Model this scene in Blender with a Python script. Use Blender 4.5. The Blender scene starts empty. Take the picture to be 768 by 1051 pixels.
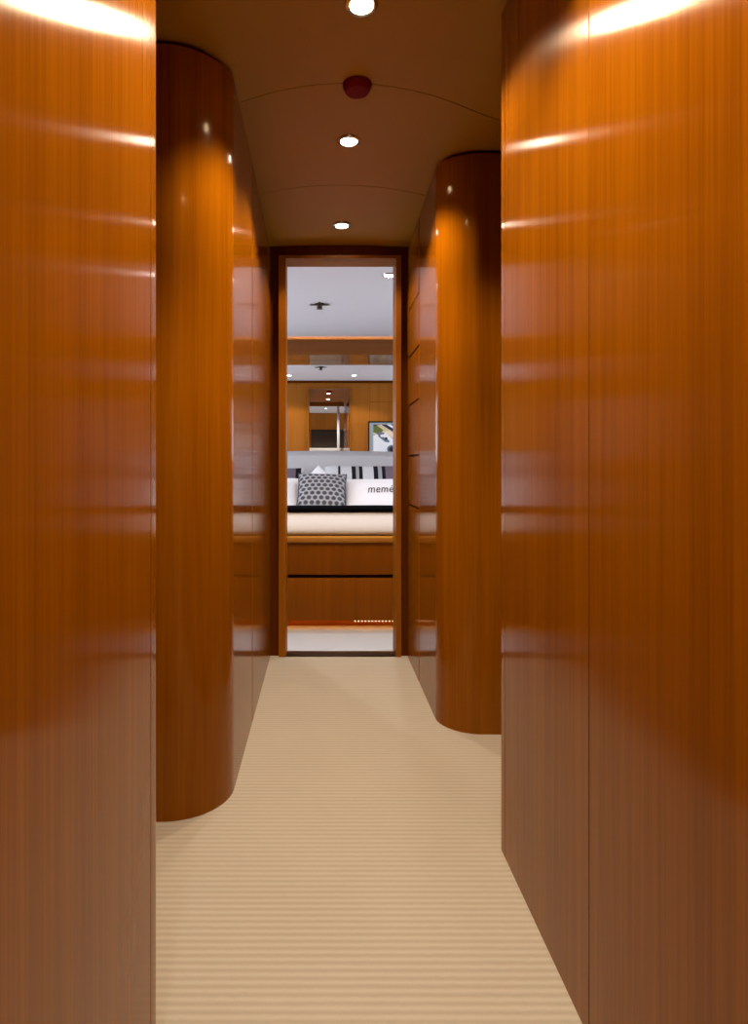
import bpy, bmesh, math, random
from mathutils import Vector, Matrix, noise
random.seed(7)
S = bpy.context.scene
C = S.collection
PI = math.pi
F = 640.0                      # focal length in pixels of a 768 px wide frame
EYE = 1.0

# ------------------------------------------------------------------ materials
def mat(name):
    m = bpy.data.materials.new(name); m.use_nodes = True
    nt = m.node_tree
    return m, nt, nt.nodes['Principled BSDF']

def sinp(b, **kw):
    for k, v in kw.items():
        k = k.replace('_', ' ')
        if k in b.inputs: b.inputs[k].default_value = v

def plain(name, col, rough=0.5, metal=0.0, **kw):
    m, nt, b = mat(name)
    sinp(b, Base_Color=(*col, 1), Roughness=rough, Metallic=metal, **kw)
    # faint mottling so no surface is perfectly even
    t = nt.nodes.new('ShaderNodeTexNoise'); t.inputs['Scale'].default_value = 60
    r = nt.nodes.new('ShaderNodeMapRange')
    r.inputs['To Min'].default_value = max(0.02, rough - .04); r.inputs['To Max'].default_value = min(1, rough + .04)
    nt.links.new(t.outputs['Fac'], r.inputs['Value']); nt.links.new(r.outputs[0], b.inputs['Roughness'])
    return m

def emit(name, col, s):
    m, nt, b = mat(name)
    sinp(b, Base_Color=(*col, 1), Emission_Color=(*col, 1), Emission_Strength=s)
    return m

def wood(name, ca, cb, rough=0.42, coat=1.0, crough=0.088, horizontal=False, bump=0.35):
    m, nt, b = mat(name); N = nt.nodes; L = nt.links
    g = N.new('ShaderNodeNewGeometry')
    def noise_tex(sx, sz, detail=3, scale=1):
        mp = N.new('ShaderNodeMapping')
        mp.inputs['Scale'].default_value = (sz, sx, sx) if horizontal else (sx, sx, sz)
        L.new(g.outputs['Position'], mp.inputs['Vector'])
        t = N.new('ShaderNodeTexNoise'); t.inputs['Scale'].default_value = scale; t.inputs['Detail'].default_value = detail
        L.new(mp.outputs[0], t.inputs['Vector'])
        return t
    fine = noise_tex(190, 2.2, 4); broad = noise_tex(26, .5, 2); wide = noise_tex(7, .3, 1)
    a = N.new('ShaderNodeMath'); a.operation = 'MULTIPLY_ADD'; a.inputs[1].default_value = .5
    L.new(fine.outputs['Fac'], a.inputs[0])
    a2 = N.new('ShaderNodeMath'); a2.operation = 'MULTIPLY_ADD'; a2.inputs[1].default_value = .35
    L.new(broad.outputs['Fac'], a2.inputs[0]); L.new(a2.outputs[0], a.inputs[2])
    a3 = N.new('ShaderNodeMath'); a3.operation = 'MULTIPLY'; a3.inputs[1].default_value = .3
    L.new(wide.outputs['Fac'], a3.inputs[0]); L.new(a3.outputs[0], a2.inputs[2])
    cr = N.new('ShaderNodeValToRGB'); e = cr.color_ramp.elements
    e[0].position = .40; e[0].color = (*ca, 1); e[1].position = .72; e[1].color = (*cb, 1)
    L.new(a.outputs[0], cr.inputs[0]); L.new(cr.outputs[0], b.inputs['Base Color'])
    sinp(b, Specular_Tint=(1, .80, .48, 1), Roughness=crough * 1.5, Specular_IOR_Level=.24 * coat, Anisotropic=.9)
    # varnish over upright grain: highlights spread sideways across the grain
    cx = N.new('ShaderNodeVectorMath'); cx.operation = 'CROSS_PRODUCT'
    cx.inputs[1].default_value = (1, .04, .03) if horizontal else (.04, .03, 1)
    L.new(g.outputs['Normal'], cx.inputs[0]); L.new(cx.outputs[0], b.inputs['Tangent'])
    return m

WOOD = wood('cherry_veneer', (.180, .050, .0006), (.268, .084, .0012))
WOOD_DARK = wood('cherry_veneer_shadow_gap', (.03, .007, .002), (.045, .011, .003), rough=.6, coat=.2)
WOOD_FRAME = wood('cherry_solid', (.20, .06, .004), (.30, .10, .007), coat=.5, crough=.2)
WOOD_DOORWALL = wood('cherry_painted_shade', (.075, .016, .002), (.11, .026, .003), coat=.12, crough=.3, rough=.6)  # shade around the recessed door surround painted in as darker wood
WOOD_BED = wood('cherry_bed', (.17, .048, .003), (.25, .075, .005), coat=.3, crough=.25)
WOOD_LEDGE = wood('cherry_ledge', (.36, .15, .02), (.46, .21, .035), coat=.4, crough=.3, horizontal=True)
WOOD_HONEY = wood('honey_veneer', (.26, .085, .010), (.36, .125, .018), coat=.6, crough=.15)
WOOD_GLOSS = wood('pelmet_veneer', (.15, .05, .014), (.21, .075, .022), coat=1, crough=.05, horizontal=True, bump=.15)
WOOD_PLAIN = plain('wood_underside', (.12, .04, .01), .6)

def carpet(name, ca, cb):
    m, nt, b = mat(name); N = nt.nodes; L = nt.links
    g = N.new('ShaderNodeNewGeometry')
    w = N.new('ShaderNodeTexWave'); w.wave_type = 'BANDS'; w.bands_direction = 'Y'
    w.inputs['Scale'].default_value = 1 / .0190 * 2 * PI / 20; w.inputs['Distortion'].default_value = .55
    w.inputs['Detail'].default_value = 2; w.inputs['Detail Scale'].default_value = 3
    L.new(g.outputs['Position'], w.inputs['Vector'])
    n = N.new('ShaderNodeTexNoise'); n.inputs['Scale'].default_value = 330; n.inputs['Detail'].default_value = 3
    L.new(g.outputs['Position'], n.inputs['Vector'])
    n2 = N.new('ShaderNodeTexNoise'); n2.inputs['Scale'].default_value = 4; n2.inputs['Detail'].default_value = 2
    L.new(g.outputs['Position'], n2.inputs['Vector'])
    s = N.new('ShaderNodeMath'); s.operation = 'MULTIPLY_ADD'; s.inputs[1].default_value = .45
    L.new(n.outputs['Fac'], s.inputs[0]); 
    s0 = N.new('ShaderNodeMath'); s0.operation = 'MULTIPLY_ADD'; s0.inputs[1].default_value = .55
    L.new(w.outputs['Fac'], s0.inputs[0]); L.new(s0.outputs[0], s.inputs[2])
    s1 = N.new('ShaderNodeMath'); s1.operation = 'MULTIPLY_ADD'; s1.inputs[1].default_value = .25; s1.inputs[2].default_value = -.12
    L.new(n2.outputs['Fac'], s1.inputs[0]); L.new(s1.outputs[0], s0.inputs[2])
    cr = N.new('ShaderNodeValToRGB'); e = cr.color_ramp.elements
    e[0].position = .1; e[0].color = (*ca, 1); e[1].position = .8; e[1].color = (*cb, 1)
    L.new(s.outputs[0], cr.inputs[0]); L.new(cr.outputs[0], b.inputs['Base Color'])
    bp = N.new('ShaderNodeBump'); bp.inputs['Strength'].default_value = .35; bp.inputs['Distance'].default_value = .004
    L.new(s.outputs[0], bp.inputs['Height']); L.new(bp.outputs[0], b.inputs['Normal'])
    sinp(b, Roughness=.95, Specular_IOR_Level=.1)
    return m
CARPET = carpet('ribbed_carpet', (.365, .32, .265), (.46, .415, .355))

def fabric(name, col, rough=.9, bump=.3, scale=500):
    m, nt, b = mat(name); N = nt.nodes; L = nt.links
    t = N.new('ShaderNodeTexNoise'); t.inputs['Scale'].default_value = scale
    tc = N.new('ShaderNodeTexCoord'); L.new(tc.outputs['Object'], t.inputs['Vector'])
    bp = N.new('ShaderNodeBump'); bp.inputs['Strength'].default_value = bump; bp.inputs['Distance'].default_value = .001
    L.new(t.outputs['Fac'], bp.inputs['Height']); L.new(bp.outputs[0], b.inputs['Normal'])
    mx = N.new('ShaderNodeMapRange'); mx.inputs['To Min'].default_value = .92; mx.inputs['To Max'].default_value = 1.05
    L.new(t.outputs['Fac'], mx.inputs['Value'])
    v = N.new('ShaderNodeVectorMath'); v.operation = 'SCALE'; v.inputs[0].default_value = col
    L.new(mx.outputs[0], v.inputs['Scale']); L.new(v.outputs[0], b.inputs['Base Color'])
    sinp(b, Roughness=rough, Specular_IOR_Level=.2)
    return m
CEIL_BOUNCE = fabric('cream_vinyl_bounce_tint', (.40, .22, .012), .55, .15, 300)  # orange bounce off wood and carpet is put into the cream ceiling's colour
CEIL_WHITE = fabric('white_ceiling_panel', (.66, .64, .65), .6, .05, 200)
LINEN = fabric('white_linen', (.80, .79, .80))
LINEN_COOL = fabric('cool_white_cotton', (.74, .76, .82))
LINEN_GREY = fabric('pale_grey_upholstery', (.60, .59, .58), .7)
BLACK_TRIM = plain('black_trim', (.002, .002, .003), .95, Specular_IOR_Level=.02)
LETTER = fabric('charcoal_embroidery', (.035, .035, .04))
CHROME = plain('brushed_chrome', (.55, .53, .50), .25, 1.0)
BRONZE = plain('dark_bronze', (.07, .05, .035), .35, .9)
RED = plain('dark_red_plastic', (.17, .002, .002), .7, Specular_IOR_Level=.15)
BLACK = plain('black_lacquer', (.008, .007, .007), .25)
MATGREY = plain('grey_picture_mount', (.30, .33, .35), .8)
METAL_DARK = plain('dark_threshold_metal', (.05, .03, .02), .4, .6)
WHITE = plain('white_lacquer', (.8, .78, .74), .4)
MIRROR, _nt, _b = mat('silvered_mirror'); sinp(_b, Base_Color=(.86, .85, .83, 1), Metallic=1.0, Roughness=.004)
LENS = emit('lamp_lens', (1.0, .86, .66), 40)
LENS_COOL = emit('bedroom_lamp_lens', (1.0, .93, .84), 40)
GLOW = emit('amber_led', (1.0, .36, .06), 7)
LED_BEAD = emit('led_bead', (1.0, .62, .30), 3)

def stripes_mat():
    m, nt, b = mat('striped_linen'); N = nt.nodes; L = nt.links
    tc = N.new('ShaderNodeTexCoord'); sp = N.new('ShaderNodeSeparateXYZ')
    L.new(tc.outputs['Object'], sp.inputs[0])
    mr = N.new('ShaderNodeMapRange'); mr.inputs['From Min'].default_value = -.36; mr.inputs['From Max'].default_value = .36
    L.new(sp.outputs['X'], mr.inputs['Value'])
    cr = N.new('ShaderNodeValToRGB'); cr.color_ramp.interpolation = 'CONSTANT'
    W = (.60, .60, .61); K = (.008, .008, .010); M = (.17, .13, .16); G = (.36, .35, .37)
    seq = [(0, W), (.168, K), (.197, W), (.335, K), (.385, G), (.425, K), (.465, W),
           (.60, K), (.655, G), (.70, K), (.745, M), (.90, K), (.965, W)]
    e = cr.color_ramp.elements
    e[0].position = 0; e[0].color = (*seq[0][1], 1); e[1].position = seq[1][0]; e[1].color = (*seq[1][1], 1)
    for p, c in seq[2:]:
        x = e.new(p); x.color = (*c, 1)
    L.new(mr.outputs[0], cr.inputs[0]); L.new(cr.outputs[0], b.inputs['Base Color'])
    sinp(b, Roughness=.85, Specular_IOR_Level=.2)
    return m
STRIPES = stripes_mat()

def scallop_mat():
    """grey cloth with staggered rows of dark fan-shaped motifs"""
    m, nt, b = mat('fan_print_cloth'); N = nt.nodes; L = nt.links
    def M(op, *a):
        n = N.new('ShaderNodeMath'); n.operation = op
        for i, v in enumerate(a):
            if isinstance(v, (int, float)): n.inputs[i].default_value = v
            else: L.new(v, n.inputs[i])
        return n.outputs[0]
    tc = N.new('ShaderNodeTexCoord'); sp = N.new('ShaderNodeSeparateXYZ'); L.new(tc.outputs['Object'], sp.inputs[0])
    u = M('DIVIDE', sp.outputs['X'], .048); v = M('DIVIDE', sp.outputs['Z'], .040)
    row = M('FLOOR', v)
    odd = M('MULTIPLY', M('MODULO', M('ABSOLUTE', row), 2.0), .5)
    fu = M('SUBTRACT', M('FRACT', M('ADD', u, odd)), .5)
    fv = M('SUBTRACT', M('FRACT', v), .45)
    d = M('SQRT', M('ADD', M('MULTIPLY', fu, fu), M('MULTIPLY', M('MULTIPLY', fv, fv), .8)))
    ang = M('ARCTAN2', fu, M('ADD', fv, .55))
    ray = M('MULTIPLY', M('SINE', M('MULTIPLY', ang, 22.0)), .06)
    f = M('ADD', d, ray)
    cr = N.new('ShaderNodeValToRGB'); e = cr.color_ramp.elements
    e[0].position = .30; e[0].color = (.05, .05, .058, 1); e[1].position = .47; e[1].color = (.33, .33, .34, 1)
    L.new(f, cr.inputs[0]); L.new(cr.outputs[0], b.inputs['Base Color'])
    sinp(b, Roughness=.85, Specular_IOR_Level=.25)
    return m
SCALLOP = scallop_mat()

# ------------------------------------------------------------------ object helpers
def tag(o, label=None, cat=None, group=None, kind=None):
    if label: o['label'] = label
    if cat: o['category'] = cat
    if group: o['group'] = group
    if kind: o['kind'] = kind
    return o

def thing(name, label, cat, loc=(0, 0, 0), group=None):
    o = bpy.data.objects.new(name, None); C.objects.link(o)
    o.location = loc; o.empty_display_size = .05
    return tag(o, label, cat, group)

def worldloc(o):
    p = Vector((0, 0, 0))
    while o: p += Vector(o.location); o = o.parent
    return p

def obj(name, bm, m, parent=None, at=None, smooth=40):
    """bm is in world coordinates; the object's own origin goes to `at` (or its parent's)"""
    base = worldloc(parent) if parent else Vector((0, 0, 0))
    at = Vector(at) if at is not None else base
    bmesh.ops.recalc_face_normals(bm, faces=bm.faces[:])
    if smooth:
        for f in bm.faces: f.smooth = True
        lim = math.radians(smooth)
        for e in bm.edges:
            e.smooth = len(e.link_faces) == 2 and e.calc_face_angle(0) < lim
    bmesh.ops.translate(bm, verts=bm.verts[:], vec=-at)
    me = bpy.data.meshes.new(name); bm.to_mesh(me); bm.free()
    for x in (m if isinstance(m, (list, tuple)) else [m]): me.materials.append(x)
    o = bpy.data.objects.new(name, me); C.objects.link(o)
    o.parent = parent; o.location = at - base
    return o

def struct(name, bm, m, parent=None, **k):
    o = obj(name, bm, m, parent, **k)
    if parent is None: o['kind'] = 'structure'
    return o

def box(bm, x0, x1, y0, y1, z0, z1, bev=0, seg=2):
    vs = [bm.verts.new((x, y, z)) for z in (z0, z1) for x, y in ((x0, y0), (x1, y0), (x1, y1), (x0, y1))]
    fs = [bm.faces.new([vs[i] for i in q]) for q in ((3, 2, 1, 0), (4, 5, 6, 7), (0, 1, 5, 4), (1, 2, 6, 5), (2, 3, 7, 6), (3, 0, 4, 7))]
    if bev:
        es = list({e for f in fs for e in f.edges})
        bmesh.ops.bevel(bm, geom=es, offset=bev, segments=seg, profile=.5, affect='EDGES')
    return bm

def B(*a, **k): return box(bmesh.new(), *a, **k)

def prism(outline, z0, z1):
    """z1: number or f(x, y)"""
    bm = bmesh.new(); n = len(outline)
    top = z1 if callable(z1) else (lambda x, y: z1)
    lo = [bm.verts.new((x, y, z0)) for x, y in outline]
    hi = [bm.verts.new((x, y, top(x, y))) for x, y in outline]
    for i in range(n):
        j = (i + 1) % n
        bm.faces.new((lo[i], lo[j], hi[j], hi[i]))
    bm.faces.new(lo[::-1]); bm.faces.new(hi)
    return bm

def arc(cx, cy, r, a0, a1, n=20):
    return [(cx + r * math.cos(math.radians(a0 + (a1 - a0) * i / n)), cy + r * math.sin(math.radians(a0 + (a1 - a0) * i / n))) for i in range(n + 1)]

def lathe(prof, cx, cy, n=40, bm=None):
    """prof: (r, z) list"""
    bm = bm or bmesh.new(); rings = []
    for r, z in prof:
        if r < 1e-6: rings.append([bm.verts.new((cx, cy, z))])
        else: rings.append([bm.verts.new((cx + r * math.cos(2 * PI * i / n), cy + r * math.sin(2 * PI * i / n), z)) for i in range(n)])
    for a, b in zip(rings, rings[1:]):
        for i in range(n):
            j = (i + 1) % n
            if len(a) == 1 and len(b) == 1: continue
            if len(a) == 1: bm.faces.new((a[0], b[j], b[i]))
            elif len(b) == 1: bm.faces.new((a[i], a[j], b[0]))
            else: bm.faces.new((a[i], a[j], b[j], b[i]))
    return bm

def copy_tree(o, loc=None, parent=None):
    c = o.copy(); C.objects.link(c)
    if parent: c.parent = parent
    if loc is not None: c.location = loc
    for ch in list(o.children): copy_tree(ch, None, c)
    return c

# ------------------------------------------------------------------ corridor
XL, XR = -.273, .447          # rear side walls
XRF = .466                    # right front wall
YD = 3.28                     # door wall, corridor side
def zc(x, y):
    """height of the gently cambered corridor ceiling"""
    t = min(1, max(0, (y - 2.35) / (YD - 2.35)))
    l = 1.197 + (1.150 - 1.197) * t; r = 1.182 + (1.146 - 1.182) * t
    s = min(1.3, max(-.3, (x - XL) / (XR - XL)))
    cam = (.034 + (.012 - .034) * t) * max(0, 1 - ((x - .1) / .42) ** 2)
    return EYE + l + (r - l) * s + cam

struct('floor', B(-2.8, 2.8, -7.2, 3.30, -.06, 0), CARPET, smooth=0)
struct('floor_bedroom', B(-2.8, 2.8, 3.30, 6.4, -.06, 0), carpet('carpet_cool_light_tint', (.36, .37, .40), (.46, .47, .50)), smooth=0)  # cool bedroom daylight is tinted into this carpet colour

# ceiling of the corridor: three cambered panels with a narrow gap between them
def ceil_slab(f0, f1, bm):
    nx, ny = 44, 14; g = []
    xs = [-1.2 + 2.4 * i / nx for i in range(nx + 1)]
    P = [[(x, f0(x) + (f1(x) - f0(x)) * j / ny) for x in xs] for j in range(ny + 1)]
    for k in (0, .02):
        g.append([[bm.verts.new((x, y, zc(x, y) + k)) for x, y in row] for row in P])
    for k in (0, 1):
        for j in range(ny):
            for i in range(nx):
                bm.faces.new((g[k][j][i], g[k][j][i + 1], g[k][j + 1][i + 1], g[k][j + 1][i]))
    for j in (0, ny):
        for i in range(nx): bm.faces.new((g[0][j][i], g[0][j][i + 1], g[1][j][i + 1], g[1][j][i]))
    for i in (0, nx):
        for j in range(ny): bm.faces.new((g[0][j][i], g[0][j + 1][i], g[1][j + 1][i], g[1][j][i]))
def seam(y, bow): return lambda x: y - bow * max(-.5, 1 - ((x - .1) / .45) ** 2)
bm = bmesh.new()
ceil_slab(seam(.40, 0), seam(2.098, .105), bm); ceil_slab(seam(2.102, .105), seam(2.738, .07), bm); ceil_slab(seam(2.742, .07), seam(YD + .01, 0), bm)
ceiling = struct('ceiling', bm, CEIL_BOUNCE)
obj('backing', B(-1.2, 1.2, .4, 3.4, 2.34, 2.40), WOOD_PLAIN, ceiling, smooth=0)

GAP = .016
def wall_piece(name, outline, m, parent, gap=GAP, z0=0):
    return obj(name, prism(outline, z0, lambda x, y: zc(x, y) - gap), m, parent)

def cabinet_gap(outline, parent):
    obj('shadow_gap', prism(outline, 1.9, lambda x, y: zc(x, y) - .0005), WOOD_DARK, parent)

# left front wall: flat panel ending in a rounded edge post
wl = struct('wall_left', B(-1.2, XL - .03, -1.2, 1.02, 0, 2.19), WOOD_PLAIN, smooth=0)
wall_piece('panel', [(-.31, -1.2), (XL, -1.2), (XL, .990), (-.31, .990)], WOOD, wl)
wall_piece('edge_post', [(-.46, 1.053)] + arc(XL - .035, 1.018, .035, 90, 0, 10) + [(XL, .993), (-.46, .993)], WOOD, wl)
wall_piece('end_panel', [(-1.2, 1.02), (-.46, 1.02), (-.46, 1.053), (-1.2, 1.053)], WOOD, wl)
cabinet_gap([(-1.19, 1.04), (XL - .01, 1.04), (XL - .01, .4), (-1.19, .4)], wl)
# right front wall: two wide panels and a rounded edge post
wr = struct('wall_right', B(XRF + .03, 1.2, -1.2, 1.62, 0, 2.16), WOOD_PLAIN, smooth=0)
wall_piece('panel', [(XRF, -1.2), (.50, -1.2), (.50, 1.0880), (XRF, 1.0880)], WOOD, wr)
wall_piece('panel', [(XRF, 1.0915), (.50, 1.0915), (.50, 1.588), (XRF, 1.588)], WOOD, wr)
wall_piece('edge_post', [(.66, 1.65)] + arc(XRF + .03, 1.62, .03, 90, 180, 10) + [(XRF, 1.591), (.66, 1.591)], WOOD, wr)
wall_piece('end_panel', [(.66, 1.62), (1.2, 1.62), (1.2, 1.65), (.66, 1.65)], WOOD, wr)
cabinet_gap([(1.19, 1.64), (XRF + .01, 1.64), (XRF + .01, .4), (1.19, .4)], wr)
# ends of the two side passages
struct('wall_left_recess', B(-1.275, -1.215, .9, 2.0, 0, 2.26), WOOD, smooth=0)
struct('wall_right_recess', B(1.215, 1.275, 1.5, 2.6, 0, 2.26), WOOD, smooth=0)

# left rear cabinet with a rounded corner
lc = thing('rounded_cabinet', 'tall cherry wood cabinet with rounded corner on the left side of the corridor', 'cabinet', (-.6, 2.5, 0))
wall_piece('curved_panel', [(-1.2, 1.75), (-.453, 1.75)] + arc(-.453, 1.93, .18, 270, 360, 28)[1:] + [(XL, 2.420), (-1.2, 2.420)], WOOD, lc)
wall_piece('side_panel', [(-.9, 2.438), (XL, 2.438), (XL, 3.262), (-.9, 3.262)], WOOD, lc)
obj('core', B(-.9, XL - .02, 2.41, 2.45, 0.002, 2.12), WOOD_DARK, lc, smooth=0)
cabinet_gap([(-1.19, 1.762), (-.453, 1.762)] + arc(-.453, 1.93, .168, 270, 360, 28)[1:] + [(XL - .012, 3.25), (-1.19, 3.25)], lc)

# right rear cabinet: rounded corner, plain side, then a column of small panels by the door
rc = thing('rounded_cabinet', 'cherry wood cabinet with rounded corner and stacked side panels, right of the bedroom door', 'cabinet', (.75, 2.8, 0))
wall_piece('curved_panel', [(1.2, 2.32), (XR + .15, 2.32)] + arc(XR + .15, 2.47, .15, 270, 180, 28)[1:] + [(XR, 2.876), (1.2, 2.876)], WOOD, rc)
zs = [0, .80, 1.05, 1.31, 1.557, 1.80, None]
for i in range(6):
    ol = [(XR, 2.894), (XR + .05, 2.894), (XR + .05, 3.262), (XR, 3.262)]
    z0 = zs[i] + (.005 if i else 0)
    top = (lambda x, y: zc(x, y) - GAP) if zs[i + 1] is None else zs[i + 1] - .005
    obj('access_panel', prism(ol, z0, top), WOOD, rc)
obj('core', B(XR + .012, 1.0, 2.87, 3.26, .002, 2.12), WOOD_DARK, rc, smooth=0)
cabinet_gap([(1.19, 2.332), (XR + .15, 2.332)] + arc(XR + .15, 2.47, .138, 270, 180, 28)[1:] + [(XR + .012, 3.25), (1.19, 3.25)], rc)

# ------------------------------------------------------------------ door wall
JL, JR, JT = -.191, .385, 2.084
OL, OR, OT = -.229, .4126, 2.100
def framed(bm, x0, x1, zt, X0, X1, Z1, y0, y1, bev=0):
    box(bm, X0, x0, y0, y1, 0, Z1); box(bm, x1, X1, y0, y1, 0, Z1); box(bm, x0, x1, y0, y1, zt, Z1)
    return bm
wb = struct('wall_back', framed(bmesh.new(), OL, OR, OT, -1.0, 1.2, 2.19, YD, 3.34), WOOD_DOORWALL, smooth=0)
obj('bedroom_panel', framed(bmesh.new(), OL, OR, OT, -2.2, .668, 2.23, 3.345, 3.385), WOOD_HONEY, wb, smooth=0)
obj('bedroom_panel', B(.671, 2.4, 3.345, 3.385, 0, 1.895), WOOD_HONEY, wb, smooth=0)
obj('bedroom_panel', B(.671, 2.4, 3.345, 3.385, 1.899, 2.23), WOOD_HONEY, wb, smooth=0)
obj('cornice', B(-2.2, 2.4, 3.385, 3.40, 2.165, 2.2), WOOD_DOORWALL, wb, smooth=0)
door = struct('door_1', framed(bmesh.new(), JL, JR, JT, OL, OR, OT, 3.258, 3.40), WOOD_FRAME, smooth=0)
tr = struct('trim_1', B(JL, JR, 3.262, 3.335, 0, .010, bev=.003), METAL_DARK)

# ------------------------------------------------------------------ corridor fittings
def spot(x, y, z, power, col, angle, blend, parent, r=.022):
    l = bpy.data.lights.new('lamp', 'SPOT'); l.energy = power; l.color = col; l.spot_size = math.radians(angle)
    l.spot_blend = blend; l.shadow_soft_size = r
    o = bpy.data.objects.new('lamp', l); C.objects.link(o); o.parent = parent
    o.location = Vector((x, y, z)) - worldloc(parent)
    return o
WARM = (1.0, .78, .52); NEUT = (1.0, .93, .87); 
def downlight(x, y, zceil, label, power, col, group, angle=124, lens=LENS, blend=.4):
    t = thing('recessed_downlight', label, 'ceiling light', (x, y, zceil), group)
    obj('bezel', lathe([(a, zceil + b) for a, b in ((.030, .004), (.031, -.006), (.036, -.009), (.043, -.006), (.046, .001), (.046, .004), (.030, .004))], x, y, 40), CHROME, t)
    obj('lens', lathe([(0, zceil - .010), (.015, zceil - .0095), (.025, zceil - .007), (.031, zceil - .003), (.031, zceil + .002), (0, zceil + .002)], x, y, 32), lens, t)
    spot(x, y, zceil - .022, power, col, angle, blend, t)
    return t
PW = 57
G1 = 'downlights along the corridor ceiling'
downlight(.104, 1.652, zc(.104, 1.652), 'largest corridor ceiling downlight, nearest the viewer, in front of the red detector', PW, WARM, G1)
downlight(.100, 2.345, zc(.100, 2.345), 'middle corridor downlight, on the panel just behind the red detector', PW, WARM, G1)
downlight(.095, 3.045, zc(.095, 3.045), 'corridor downlight closest to the top of the bedroom doorway', PW * .4, WARM, G1)
downlight(.105, .76, zc(.105, .76), 'corridor downlight overhead between the two front wood walls', PW * 1.8, WARM, G1)

zd = zc(.112, 2.0)
dt = thing('smoke_detector', 'dark red round detector on the corridor ceiling between two downlights', 'smoke detector', (.112, 2.0, zd))
obj('base', lathe([(.047, zd + .003), (.047, zd - .006), (.045, zd - .008), (0, zd - .008)], .112, 2.0), RED, dt)
obj('cap', lathe([(.045, zd - .007), (.0445, zd - .010), (.039, zd - .023), (.036, zd - .026), (.012, zd - .027), (0, zd - .027)], .112, 2.0), RED, dt)

# ------------------------------------------------------------------ bedroom shell
BX0, BX1, BY0, BY1, BZ = -2.2, 2.4, 3.385, 6.30, 2.20
struct('ceiling_bedroom', B(BX0, BX1, 3.40, BY1, BZ, BZ + .06), CEIL_WHITE, smooth=0)
def window_wall(name, x0, x1, ya, yb, z1, wins, m):
    bm = bmesh.new(); y = ya
    for (a, b, lo, hi) in wins:
        box(bm, x0, x1, y, a, 0, z1); box(bm, x0, x1, a, b, 0, lo); box(bm, x0, x1, a, b, hi, z1); y = b
    box(bm, x0, x1, y, yb, 0, z1)
    return struct(name, bm, m, smooth=0)
window_wall('wall_left_bedroom', BX0 - .06, BX0, 3.34, BY1, 2.26, [(3.45, 4.6, .8, 1.9), (4.9, 5.7, .95, 1.9)], WOOD_HONEY)
window_wall('wall_right_bedroom', BX1, BX1 + .06, 3.34, BY1, 2.26, [(3.45, 4.6, .8, 1.9)], WOOD_HONEY)
struct('wall_far', B(BX0, BX1, 6.122, BY1, 0, BZ), WOOD_HONEY, smooth=0)

# mirror above the headboard
mr = thing('wall_mirror', 'wide frameless mirror above the headboard reflecting the corridor lights', 'mirror', (.1, 6.10, 1.05))
obj('glass', B(-1.7, 1.9, 6.09, 6.10, 1.05, 2.03), MIRROR, mr, smooth=0)
obj('backing', B(-1.7, 1.9, 6.101, 6.120, 1.05, 2.03), WOOD_PLAIN, mr, smooth=0)
# pelmet with cove light
pm = thing('light_pelmet', 'glossy wood pelmet box across the bedroom ceiling with a glowing amber top edge', 'pelmet', (.1, 5.9, 2.0))
obj('front_panel', B(-2.18, 2.38, 5.79, 5.815, 2.031, 2.172, bev=.002), WOOD_GLOSS, pm)
obj('underside', B(-2.18, 2.38, 5.815, 6.12, 2.031, 2.06), WOOD_GLOSS, pm, smooth=0)
obj('light_strip', B(-2.1, 2.3, 5.84, 5.86, 2.13, 2.142), GLOW, pm, smooth=0)
obj('strip_shelf', B(-2.18, 2.38, 5.82, 5.90, 2.115, 2.129), WOOD_PLAIN, pm, smooth=0)

GB = 'bedroom ceiling downlights'
PB = 30
downlight(.42, 3.92, BZ, 'bedroom ceiling downlight showing at the upper right corner of the doorway', PB, NEUT, GB, lens=LENS_COOL)
downlight(-.44, 3.92, BZ, 'bedroom ceiling downlight seen only in the mirror, left of the reflected door', PB, NEUT, GB, lens=LENS_COOL)
# sprinkler / reading spot on the ceiling
sx, sy = -.02, 4.62
sp = thing('ceiling_sprinkler', 'dark metal sprinkler with four small blades on the white bedroom ceiling', 'sprinkler', (sx, sy, BZ))
obj('body', lathe([(.034, BZ), (.034, BZ - .004), (.022, BZ - .010), (.018, BZ - .03), (.022, BZ - .034), (.022, BZ - .04), (0, BZ - .042)], sx, sy, 28), BRONZE, sp)
for k in range(4):
    bm = bmesh.new(); a = math.radians(k * 90); c, s = math.cos(a), math.sin(a)
    pts = [(.02, -.014), (.055, -.010), (.075, 0), (.055, .010), (.02, .014)]
    lo = [bm.verts.new((sx + c * u - s * w, sy + s * u + c * w, BZ - .012)) for u, w in pts]
    hi = [bm.verts.new((sx + c * u - s * w, sy + s * u + c * w, BZ - .006)) for u, w in pts]
    bm.faces.new(lo); bm.faces.new(hi[::-1])
    for i in range(5): bm.faces.new((lo[i], lo[(i + 1) % 5], hi[(i + 1) % 5], hi[i]))
    obj('blade', bm, BRONZE, sp)

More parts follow.
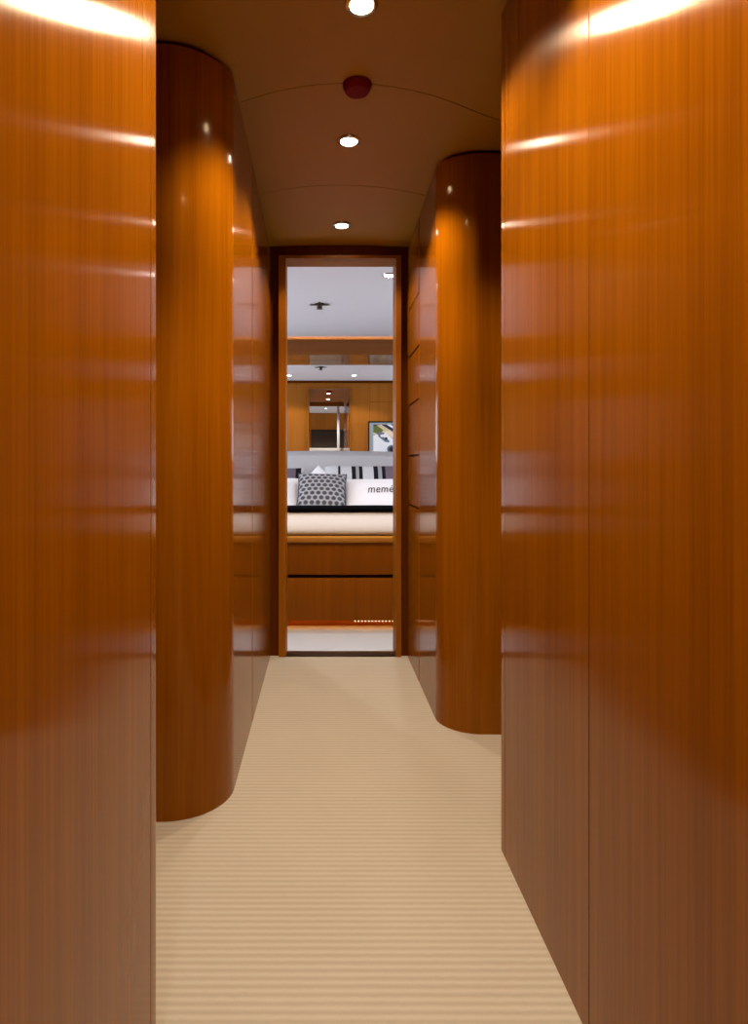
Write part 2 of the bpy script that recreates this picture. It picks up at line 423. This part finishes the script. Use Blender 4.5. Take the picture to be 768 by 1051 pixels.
# picture on the bedroom side of the door wall (seen in the mirror)
px0, px1, pz0, pz1, py = .645, 1.34, 1.15, 1.625, 3.386
pc = thing('framed_picture', 'black framed print of a white car seen in the mirror above the headboard', 'picture', (1.01, py, pz0))
bm = bmesh.new(); w = .016
box(bm, px0, px0 + w, py, py + .025, pz0, pz1); box(bm, px1 - w, px1, py, py + .025, pz0, pz1)
box(bm, px0 + w, px1 - w, py, py + .025, pz0, pz0 + w); box(bm, px0 + w, px1 - w, py, py + .025, pz1 - w, pz1)
obj('frame', bm, BLACK, pc, smooth=0)
obj('mount', B(px0 + w, px1 - w, py, py + .012, pz0 + w, pz1 - w), MATGREY, pc, smooth=0)
ix0, ix1, iz0, iz1 = px0 + .072, px1 - .072, pz0 + .035, pz1 - .045
PM = [plain('print_sand', (.55, .45, .28), .5), plain('print_white', (.75, .77, .80), .4), plain('print_navy', (.015, .02, .05), .4),
      plain('print_green', (.09, .12, .02), .5), plain('print_blue_grey', (.12, .15, .22), .4), plain('print_black', (.01, .01, .012), .4), plain('print_cream', (.75, .62, .45), .5)]
bm = bmesh.new(); yy = py + .0125
def poly(pts, mi, lay):
    f = bm.faces.new([bm.verts.new((ix0 + u * (ix1 - ix0), yy + lay * .0004, iz0 + v * (iz1 - iz0))) for u, v in pts]); f.material_index = mi
def disc(u, v, ru, rv, mi, lay): poly([(u + ru * math.cos(i * PI / 12), v + rv * math.sin(i * PI / 12)) for i in range(24)], mi, lay)
poly([(0, 0), (1, 0), (1, 1), (0, 1)], 0, 0)
poly([(0, .72), (.16, .66), (.26, .80), (.1, .96), (0, .98)], 3, 1)
poly([(0, .94), (.2, 1), (0, 1)], 2, 2)
poly([(.2, 1), (.55, .70), (.74, .62), (1, .60), (1, 1)], 2, 1)
poly([(.34, 1), (.62, .76), (.78, .70), (.78, .74), (.64, .81), (.44, 1)], 1, 2)
poly([(0, .60), (.14, .62), (.30, .74), (.40, .60), (.55, .40), (.78, .30), (1, .26), (1, 0), (0, 0)], 1, 3)
poly([(.22, .74), (.32, .70), (.60, .42), (.80, .36), (.9, .55), (.62, .62), (.40, .78)], 6, 4)
poly([(.02, .62), (.12, .56), (.22, .60), (.30, .70), (.18, .74)], 4, 5)
poly([(.14, .56), (.30, .38), (.42, .36), (.40, .44), (.26, .56), (.2, .6)], 4, 6)
disc(.33, .50, .035, .05, 5, 7); disc(.08, .60, .05, .05, 1, 7); disc(.23, .60, .05, .05, 1, 7)
disc(.47, .12, .12, .15, 4, 8); disc(.47, .12, .07, .09, 5, 9)
poly([(.3, 0), (.64, 0), (.62, .04), (.32, .04)], 5, 10)
for f in bm.faces: f.normal_update()
o = obj('print', bm, PM, pc, smooth=0)

# ------------------------------------------------------------------ bed
bx0, bx1 = -1.0, 1.2
bd = thing('platform_bed', 'cherry wood platform bed base with two long drawer fronts lit from beneath', 'bed', (.1, 4.9, 0))
obj('plinth', B(bx0 + .08, bx1 - .08, 3.90, 5.66, 0, .06), WOOD_BED, bd, smooth=0)
obj('base', B(bx0, bx1, 3.83, 5.66, .06, .40), WOOD_DARK, bd, smooth=0)
obj('front_rail', B(bx0, bx1, 3.83, 3.98, .40, .53), WOOD_DARK, bd, smooth=0)
obj('drawer_front', B(bx0, bx1, 3.80, 3.828, .056, .314, bev=.003), WOOD_BED, bd)
obj('drawer_front', B(bx0, bx1, 3.80, 3.828, .336, .528, bev=.003), WOOD_BED, bd)
obj('ledge', B(bx0 - .02, bx1 + .02, 3.775, 3.995, .530, .572, bev=.012, seg=3), WOOD_LEDGE, bd)
st = obj('light_strip', B(bx0 + .05, bx1 - .05, 3.85, 3.865, .052, .0595), GLOW, bd, smooth=0)
for k in range(16):
    x = .20 + .021 * k
    obj('led', lathe([(0, .0475), (.003, .048), (.0036, .0505), (.003, .0535), (0, .054)], x, 3.8085, 8), LED_BEAD, st)

def soft_slab(x0, x1, prof, m, name, label, cat, nx=70, amp=.006, seed=0):
    """a profile (y, z) closed loop swept along X with soft ripples and rounded ends"""
    bm = bmesh.new(); rings = []
    cy = sum(p[0] for p in prof) / len(prof); cz = sum(p[1] for p in prof) / len(prof)
    for i in range(nx + 1):
        u = i / nx; x = x0 + (x1 - x0) * u; d = min(u, 1 - u) * (x1 - x0)
        k = 1 if d > .06 else .72 + .28 * math.sqrt(max(0, 1 - (1 - d / .06) ** 2))
        ring = []
        for y, z in prof:
            n = noise.noise(Vector((x * 3.1 + seed, y * 6, z * 9))) * amp + noise.noise(Vector((x * 9 + seed, y * 14, z * 20))) * amp * .4
            ring.append(bm.verts.new((x, cy + (y - cy) * (1 if d > .06 else .97 + .03 * k) + n * .6, cz + (z - cz) * k + n)))
        rings.append(ring)
    for a, b in zip(rings, rings[1:]):
        for i in range(len(prof)):
            j = (i + 1) % len(prof); bm.faces.new((a[i], a[j], b[j], b[i]))
    bm.faces.new(rings[0]); bm.faces.new(rings[-1][::-1])
    o = obj(name, bm, m, smooth=70)
    o.location = (0, 0, 0)
    return tag(o, label, cat)

def loop(pts, n=4):
    """Catmull-Rom through a closed loop"""
    out = []; N_ = len(pts)
    for i in range(N_):
        p0, p1, p2, p3 = (pts[(i + d) % N_] for d in (-1, 0, 1, 2))
        for k in range(n):
            t = k / n
            out.append(tuple(.5 * (2 * p1[a] + (p2[a] - p0[a]) * t + (2 * p0[a] - 5 * p1[a] + 4 * p2[a] - p3[a]) * t * t + (3 * p1[a] - p0[a] - 3 * p2[a] + p3[a]) * t ** 3) for a in (0, 1)))
    return out

# mattress under the cover and the thick folded cover over its foot
soft_slab(bx0 + .03, bx1 - .03, loop([(4.01, .403), (4.0, .55), (4.04, .615), (4.15, .622), (4.6, .622), (5.2, .622), (5.62, .620), (5.65, .55), (5.64, .403), (5.2, .402), (4.6, .402), (4.1, .402)]),
          LINEN, 'mattress', 'white mattress on the wooden bed base, under the pillows', 'mattress', amp=.001)
cover = soft_slab(bx0 + .02, bx1 - .02, loop([(3.83, .574), (3.795, .590), (3.80, .625), (3.825, .67), (3.855, .71), (3.90, .736), (3.98, .742), (4.10, .72), (4.22, .69), (4.32, .655), (4.2, .634), (4.05, .632), (3.99, .625), (3.975, .585), (3.92, .578)]),
          LINEN_COOL, 'bed_cover', 'white padded bed cover over the foot of the bed, edged with a black band', 'bedspread', amp=.004, seed=4)
bm = bmesh.new(); pr = loop([(3.850, .714), (3.842, .719), (3.846, .733), (3.87, .743), (3.93, .749), (4.0, .746), (3.99, .744), (3.9, .742), (3.86, .732)], 3); rings = []
for i in range(61):
    x = bx0 + .025 + (bx1 - bx0 - .05) * i / 60
    n = noise.noise(Vector((x * 2.3, 3, 1))) * .005
    rings.append([bm.verts.new((x, y, z + n)) for y, z in pr])
for a, b in zip(rings, rings[1:]):
    for i in range(len(pr)):
        j = (i + 1) % len(pr); bm.faces.new((a[i], a[j], b[j], b[i]))
bm.faces.new(rings[0]); bm.faces.new(rings[-1][::-1])
obj('border', bm, BLACK_TRIM, cover)['label'] = 'black border band'

# headboard: padded, gently arched top
hb = thing('headboard', 'pale grey padded headboard below the mirror', 'headboard', (.1, 5.95, .3))
bm = bmesh.new(); nx, nz = 48, 24; g = []
hx0, hx1 = -1.08, 1.28
for side in (0, 1):
    rows = []
    for j in range(nz + 1):
        v = j / nz; row = []
        for i in range(nx + 1):
            u = i / nx; x = hx0 + (hx1 - hx0) * u
            top = 1.138 - .03 * ((x - .0) / 1.2) ** 2
            z = .0 + (top - .0) * v
            ed = min(u * (hx1 - hx0), (1 - u) * (hx1 - hx0), (1 - v) * top); r = .05
            k = 1 if ed > r else math.sqrt(max(0, 1 - (1 - ed / r) ** 2))
            y = 6.085 if side else 6.085 - .30 - .10 * k
            row.append(bm.verts.new((x, y, z)))
        rows.append(row)
    g.append(rows)
for side in (0, 1):
    for j in range(nz):
        for i in range(nx):
            bm.faces.new((g[side][j][i], g[side][j][i + 1], g[side][j + 1][i + 1], g[side][j + 1][i]))
for j in (0, nz):
    for i in range(nx): bm.faces.new((g[0][j][i], g[0][j][i + 1], g[1][j][i + 1], g[1][j][i]))
for i in (0, nx):
    for j in range(nz): bm.faces.new((g[0][j][i], g[0][j + 1][i], g[1][j + 1][i], g[1][j][i]))
obj('padding', bm, LINEN_GREY, hb, smooth=50)

# pillows: local X = width, Z = height, -Y = the face that looks at the door
def pillow_half(u, v, t):
    """thickness at (u, v) in -1..1"""
    a = max(0, 1 - abs(u) ** 2.6); b = max(0, 1 - abs(v) ** 2.6)
    return t * (a * b) ** .42
def pillow_pos(u, v, w, h):
    # edges bow inwards between the pointed corners
    return u * w / 2 * (1 - .06 * (1 - v * v)), v * h / 2 * (1 - .07 * (1 - u * u))
def pillow_bm(w, h, t, seed=0, crease=.006, n=26):
    bm = bmesh.new(); g = []
    for s in (-1, 1):
        rows = []
        for j in range(n + 1):
            row = []
            for i in range(n + 1):
                u = -1 + 2 * i / n; v = -1 + 2 * j / n
                x, z = pillow_pos(u, v, w, h)
                y = s * pillow_half(u, v, t / 2)
                nn = noise.noise(Vector((u * 2.2 + seed, v * 2.2, s * 3))) * crease
                y += nn * (1 - max(abs(u), abs(v)) ** 4)
                row.append(bm.verts.new((x, y, z)))
            rows.append(row)
        g.append(rows)
    for s in (0, 1):
        for j in range(n):
            for i in range(n):
                q = (g[s][j][i], g[s][j][i + 1], g[s][j + 1][i + 1], g[s][j + 1][i])
                bm.faces.new(q)
    bmesh.ops.remove_doubles(bm, verts=bm.verts[:], dist=1e-5)
    return bm
def pillow(name, label, cat, m, w, h, t, loc, lean, rz=0, roll=0, seed=0, group=None, piping=None):
    o = obj(name, pillow_bm(w, h, t, seed), m, smooth=80)
    # origin at the pillow's middle
    o.rotation_euler = (Matrix.Rotation(math.radians(rz), 3, 'Z') @ Matrix.Rotation(math.radians(-lean), 3, 'X') @ Matrix.Rotation(math.radians(roll), 3, 'Y')).to_euler()
    o.location = loc
    tag(o, label, cat, group)
    if piping:
        bm = bmesh.new(); n = 26; path = []
        for k in range(4):
            for i in range(n):
                s_ = -1 + 2 * i / n
                u, v = ((s_, -1), (1, s_), (-s_, 1), (-1, -s_))[k]
                path.append(Vector((pillow_pos(u, v, w, h)[0], 0, pillow_pos(u, v, w, h)[1])))
        rings = []
        for i, p in enumerate(path):
            d = (path[(i + 1) % len(path)] - path[i - 1]).normalized(); a = d.cross(Vector((0, 1, 0)))
            rings.append([bm.verts.new(p + .006 * (math.cos(q * PI / 3) * a + math.sin(q * PI / 3) * Vector((0, 1, 0)))) for q in range(6)])
        for i in range(len(rings)):
            A, B_ = rings[i], rings[(i + 1) % len(rings)]
            for q in range(6): bm.faces.new((A[q], A[(q + 1) % 6], B_[(q + 1) % 6], B_[q]))
        bmesh.ops.recalc_face_normals(bm, faces=bm.faces[:])
        me = bpy.data.meshes.new('piping'); bm.to_mesh(me); bm.free(); me.materials.append(piping)
        for p_ in me.polygons: p_.use_smooth = True
        c = bpy.data.objects.new('piping', me); C.objects.link(c); c.parent = o
    return o
GP = 'pillows piled at the head of the bed'
pillow('striped_pillow', 'large pillow with black and grey stripes leaning on the headboard behind the lettered pillow', 'pillow', STRIPES, .72, .42, .15, (.375, 5.46, .82), 30, seed=1, group=GP)
pillow('striped_pillow', 'striped pillow with mauve end at the left, mostly hidden behind the fan-print cushion', 'pillow', STRIPES, .72, .42, .15, (-.525, 5.46, .80), 30, seed=2, group=GP)
pillow('white_pillow', 'white pillow with one corner pointing up behind the fan-print cushion', 'pillow', LINEN, .36, .36, .10, (-.025, 5.27, .783), 28, roll=43, seed=3, group=GP)
pillow('white_pillow', 'plain white pillow at the left edge of the doorway beside the fan-print cushion', 'pillow', LINEN, .52, .36, .15, (-.43, 5.12, .765), 48, seed=5, group=GP)
mp = pillow('lettered_pillow', 'white pillow with dark lettering in front of the striped pillow', 'pillow', LINEN, .62, .34, .15, (.475, 5.02, .765), 48, seed=6, group=GP)
pillow('patterned_cushion', 'small square grey cushion with dark fan print at the front of the pillows', 'cushion', SCALLOP, .39, .38, .14, (-.005, 4.95, .79), 42, roll=2, seed=8, group=GP, piping=plain('dark_piping', (.04, .04, .045), .8))

# lettering follows the front face of the pillow
cu = bpy.data.curves.new('lettering', 'FONT'); cu.body = 'mem\u00e9'; cu.size = .080; cu.offset = .0003; cu.shear = .22; cu.space_character = 1.08; cu.align_x = 'LEFT'
cu.resolution_u = 3
to = bpy.data.objects.new('lettering', cu); C.objects.link(to)
bpy.context.view_layer.update()
me = bpy.data.meshes.new_from_object(to.evaluated_get(bpy.context.evaluated_depsgraph_get()))
bpy.data.objects.remove(to); bpy.data.curves.remove(cu)
bm = bmesh.new(); bm.from_mesh(me)
bmesh.ops.triangulate(bm, faces=bm.faces[:])
bmesh.ops.subdivide_edges(bm, edges=[e for e in bm.edges if e.calc_length() > .02], cuts=2)
W_, H_ = .62, .34
LX, LZ = -.118, -.05
for v in bm.verts:
    x, z = v.co.x * .98 + LX, v.co.y * 1.55 + LZ
    u = x / (W_ / 2) / .96; q = z / (H_ / 2) / .95
    y = -pillow_half(u, q, .075) - .0015 + noise.noise(Vector((u * 2.2 + 6, q * 2.2, -3))) * .006 * (1 - max(abs(u), abs(q)) ** 4)
    v.co = (x, y - .002, z)
me2 = bpy.data.meshes.new('lettering'); bm.to_mesh(me2); bm.free(); me2.materials.append(LETTER)
lo = bpy.data.objects.new('lettering', me2); C.objects.link(lo); lo.parent = mp; lo['label'] = 'dark grey lettering'

# ------------------------------------------------------------------ saloon behind the viewer (seen in the mirror)
LX0, LX1, LY0, LY1, LZ1 = -2.7, 2.7, -7.0, -1.2, 2.62
struct('ceiling_saloon', B(LX0, LX1, LY0, .40, LZ1, LZ1 + .06), CEIL_WHITE, smooth=0)
bm = bmesh.new(); ya, yb = LY0 - .06, LY0
box(bm, LX0, -.35, ya, yb, 0, LZ1); box(bm, .75, LX1, ya, yb, 0, LZ1); box(bm, -.35, .75, ya, yb, 0, 1.0); box(bm, -.35, .75, ya, yb, 2.1, LZ1)
struct('wall_front', bm, WOOD_HONEY, smooth=0)
bl = thing('window_blind', 'dark slatted blind in the far window seen in the mirror past the corridor', 'blind', (.2, LY0 + .03, 1.6))
obj('headrail', B(-.35, .75, LY0 + .01, LY0 + .05, 2.06, 2.10), BLACK, bl, smooth=0)
for k in range(21): obj('slat', B(-.35, .75, LY0 + .012, LY0 + .03, 2.01 - k * .05, 2.062 - k * .05), BRONZE, bl, smooth=0)
struct('trim_2', B(.36, .42, -3.1, -3.04, 0, LZ1, bev=.01), CEIL_WHITE)
struct('trim_3', B(LX0, LX1, -2.75, -2.65, 2.42, LZ1), WOOD_HONEY, smooth=0)
window_wall('wall_left_saloon', LX0 - .06, LX0, LY0, LY1, LZ1, [(-6.2, -4.6, 1.0, 1.9)], WOOD_HONEY)
window_wall('wall_right_saloon', LX1, LX1 + .06, LY0, LY1, LZ1, [(-6.2, -4.6, 1.0, 1.9)], WOOD_HONEY)
struct('wall_saloon_divider', B(LX0, -1.2, -1.26, -1.2, 0, LZ1), WOOD_HONEY, smooth=0)
struct('wall_saloon_divider_right', B(1.2, LX1, -1.26, -1.2, 0, LZ1), WOOD_HONEY, smooth=0)
bm = bmesh.new(); box(bm, -1.2, XL, -1.2, .4, 2.20, LZ1); box(bm, XRF, 1.2, -1.2, .4, 2.20, LZ1); box(bm, XL, XRF, .4, .46, 2.21, LZ1)
struct('wall_upper', bm, CEIL_WHITE, smooth=0)
cb = thing('bar_counter', 'bright white counter seen at the end of the corridor in the mirror', 'counter', (.1, -3.6, 0))
obj('body', B(-.9, 1.1, -3.9, -3.4, 0, 1.36, bev=.01), WHITE, cb); obj('worktop', B(-.95, 1.15, -3.95, -3.35, 1.36, 1.44, bev=.01), WHITE, cb)
GS = 'saloon ceiling downlights seen in the mirror'
for i, (x, y, t) in enumerate(((.10, -2.2, 'saloon downlight reflected above the bright counter, nearest the corridor'), (.10, -3.6, 'saloon downlight directly over the bright counter in the mirror'), (.10, -5.4, 'saloon downlight farthest back in the mirror'))):
    downlight(x, y, LZ1, t, 130, NEUT, GS, angle=130, lens=LENS_COOL)

# ------------------------------------------------------------------ daylight
w = bpy.data.worlds.new('daylight'); S.world = w; w.use_nodes = True
bg = w.node_tree.nodes['Background']; bg.inputs[0].default_value = (.72, .83, 1.0, 1); bg.inputs[1].default_value = 10
def portal(x, y, z, sx, sy, ry):
    l = bpy.data.lights.new('portal', 'AREA'); l.shape = 'RECTANGLE'; l.size = sx; l.size_y = sy; l.cycles.is_portal = True
    o = bpy.data.objects.new('window_portal', l); C.objects.link(o); o.location = (x, y, z); o.rotation_euler = (0, ry, 0)
portal(BX0 - .03, 4.025, 1.35, 1.1, 1.15, -PI / 2); portal(BX0 - .03, 5.3, 1.425, .95, .8, -PI / 2)
portal(BX1 + .03, 4.025, 1.35, 1.1, 1.15, PI / 2)
for x, a in ((LX0 - .03, -PI / 2), (LX1 + .03, PI / 2)): portal(x, -5.4, 1.45, .9, 1.6, a)

# ------------------------------------------------------------------ camera
cam = bpy.data.cameras.new('camera'); co = bpy.data.objects.new('camera', cam); C.objects.link(co); S.camera = co
cam.sensor_fit = 'HORIZONTAL'; cam.sensor_width = 36; cam.lens = F / 768 * 36
cam.clip_start = .02
co.location = (0, 0, EYE); co.rotation_euler = (PI / 2, 0, 0)
MAXD = 1051  # Blender's shift is in units of the fitted (horizontal) side
cam.shift_x = (384 - 331) / 768; cam.shift_y = -(525.5 - 478) / 768

S.view_settings.view_transform = 'Standard'; S.view_settings.look = 'None'
S.view_settings.gamma = 1; S.view_settings.use_curve_mapping = False
S.view_settings.exposure = 0
S.cycles.use_denoising = True
S.cycles.max_bounces = 10; S.cycles.diffuse_bounces = 5; S.cycles.glossy_bounces = 8
S.cycles.sample_clamp_indirect = 8
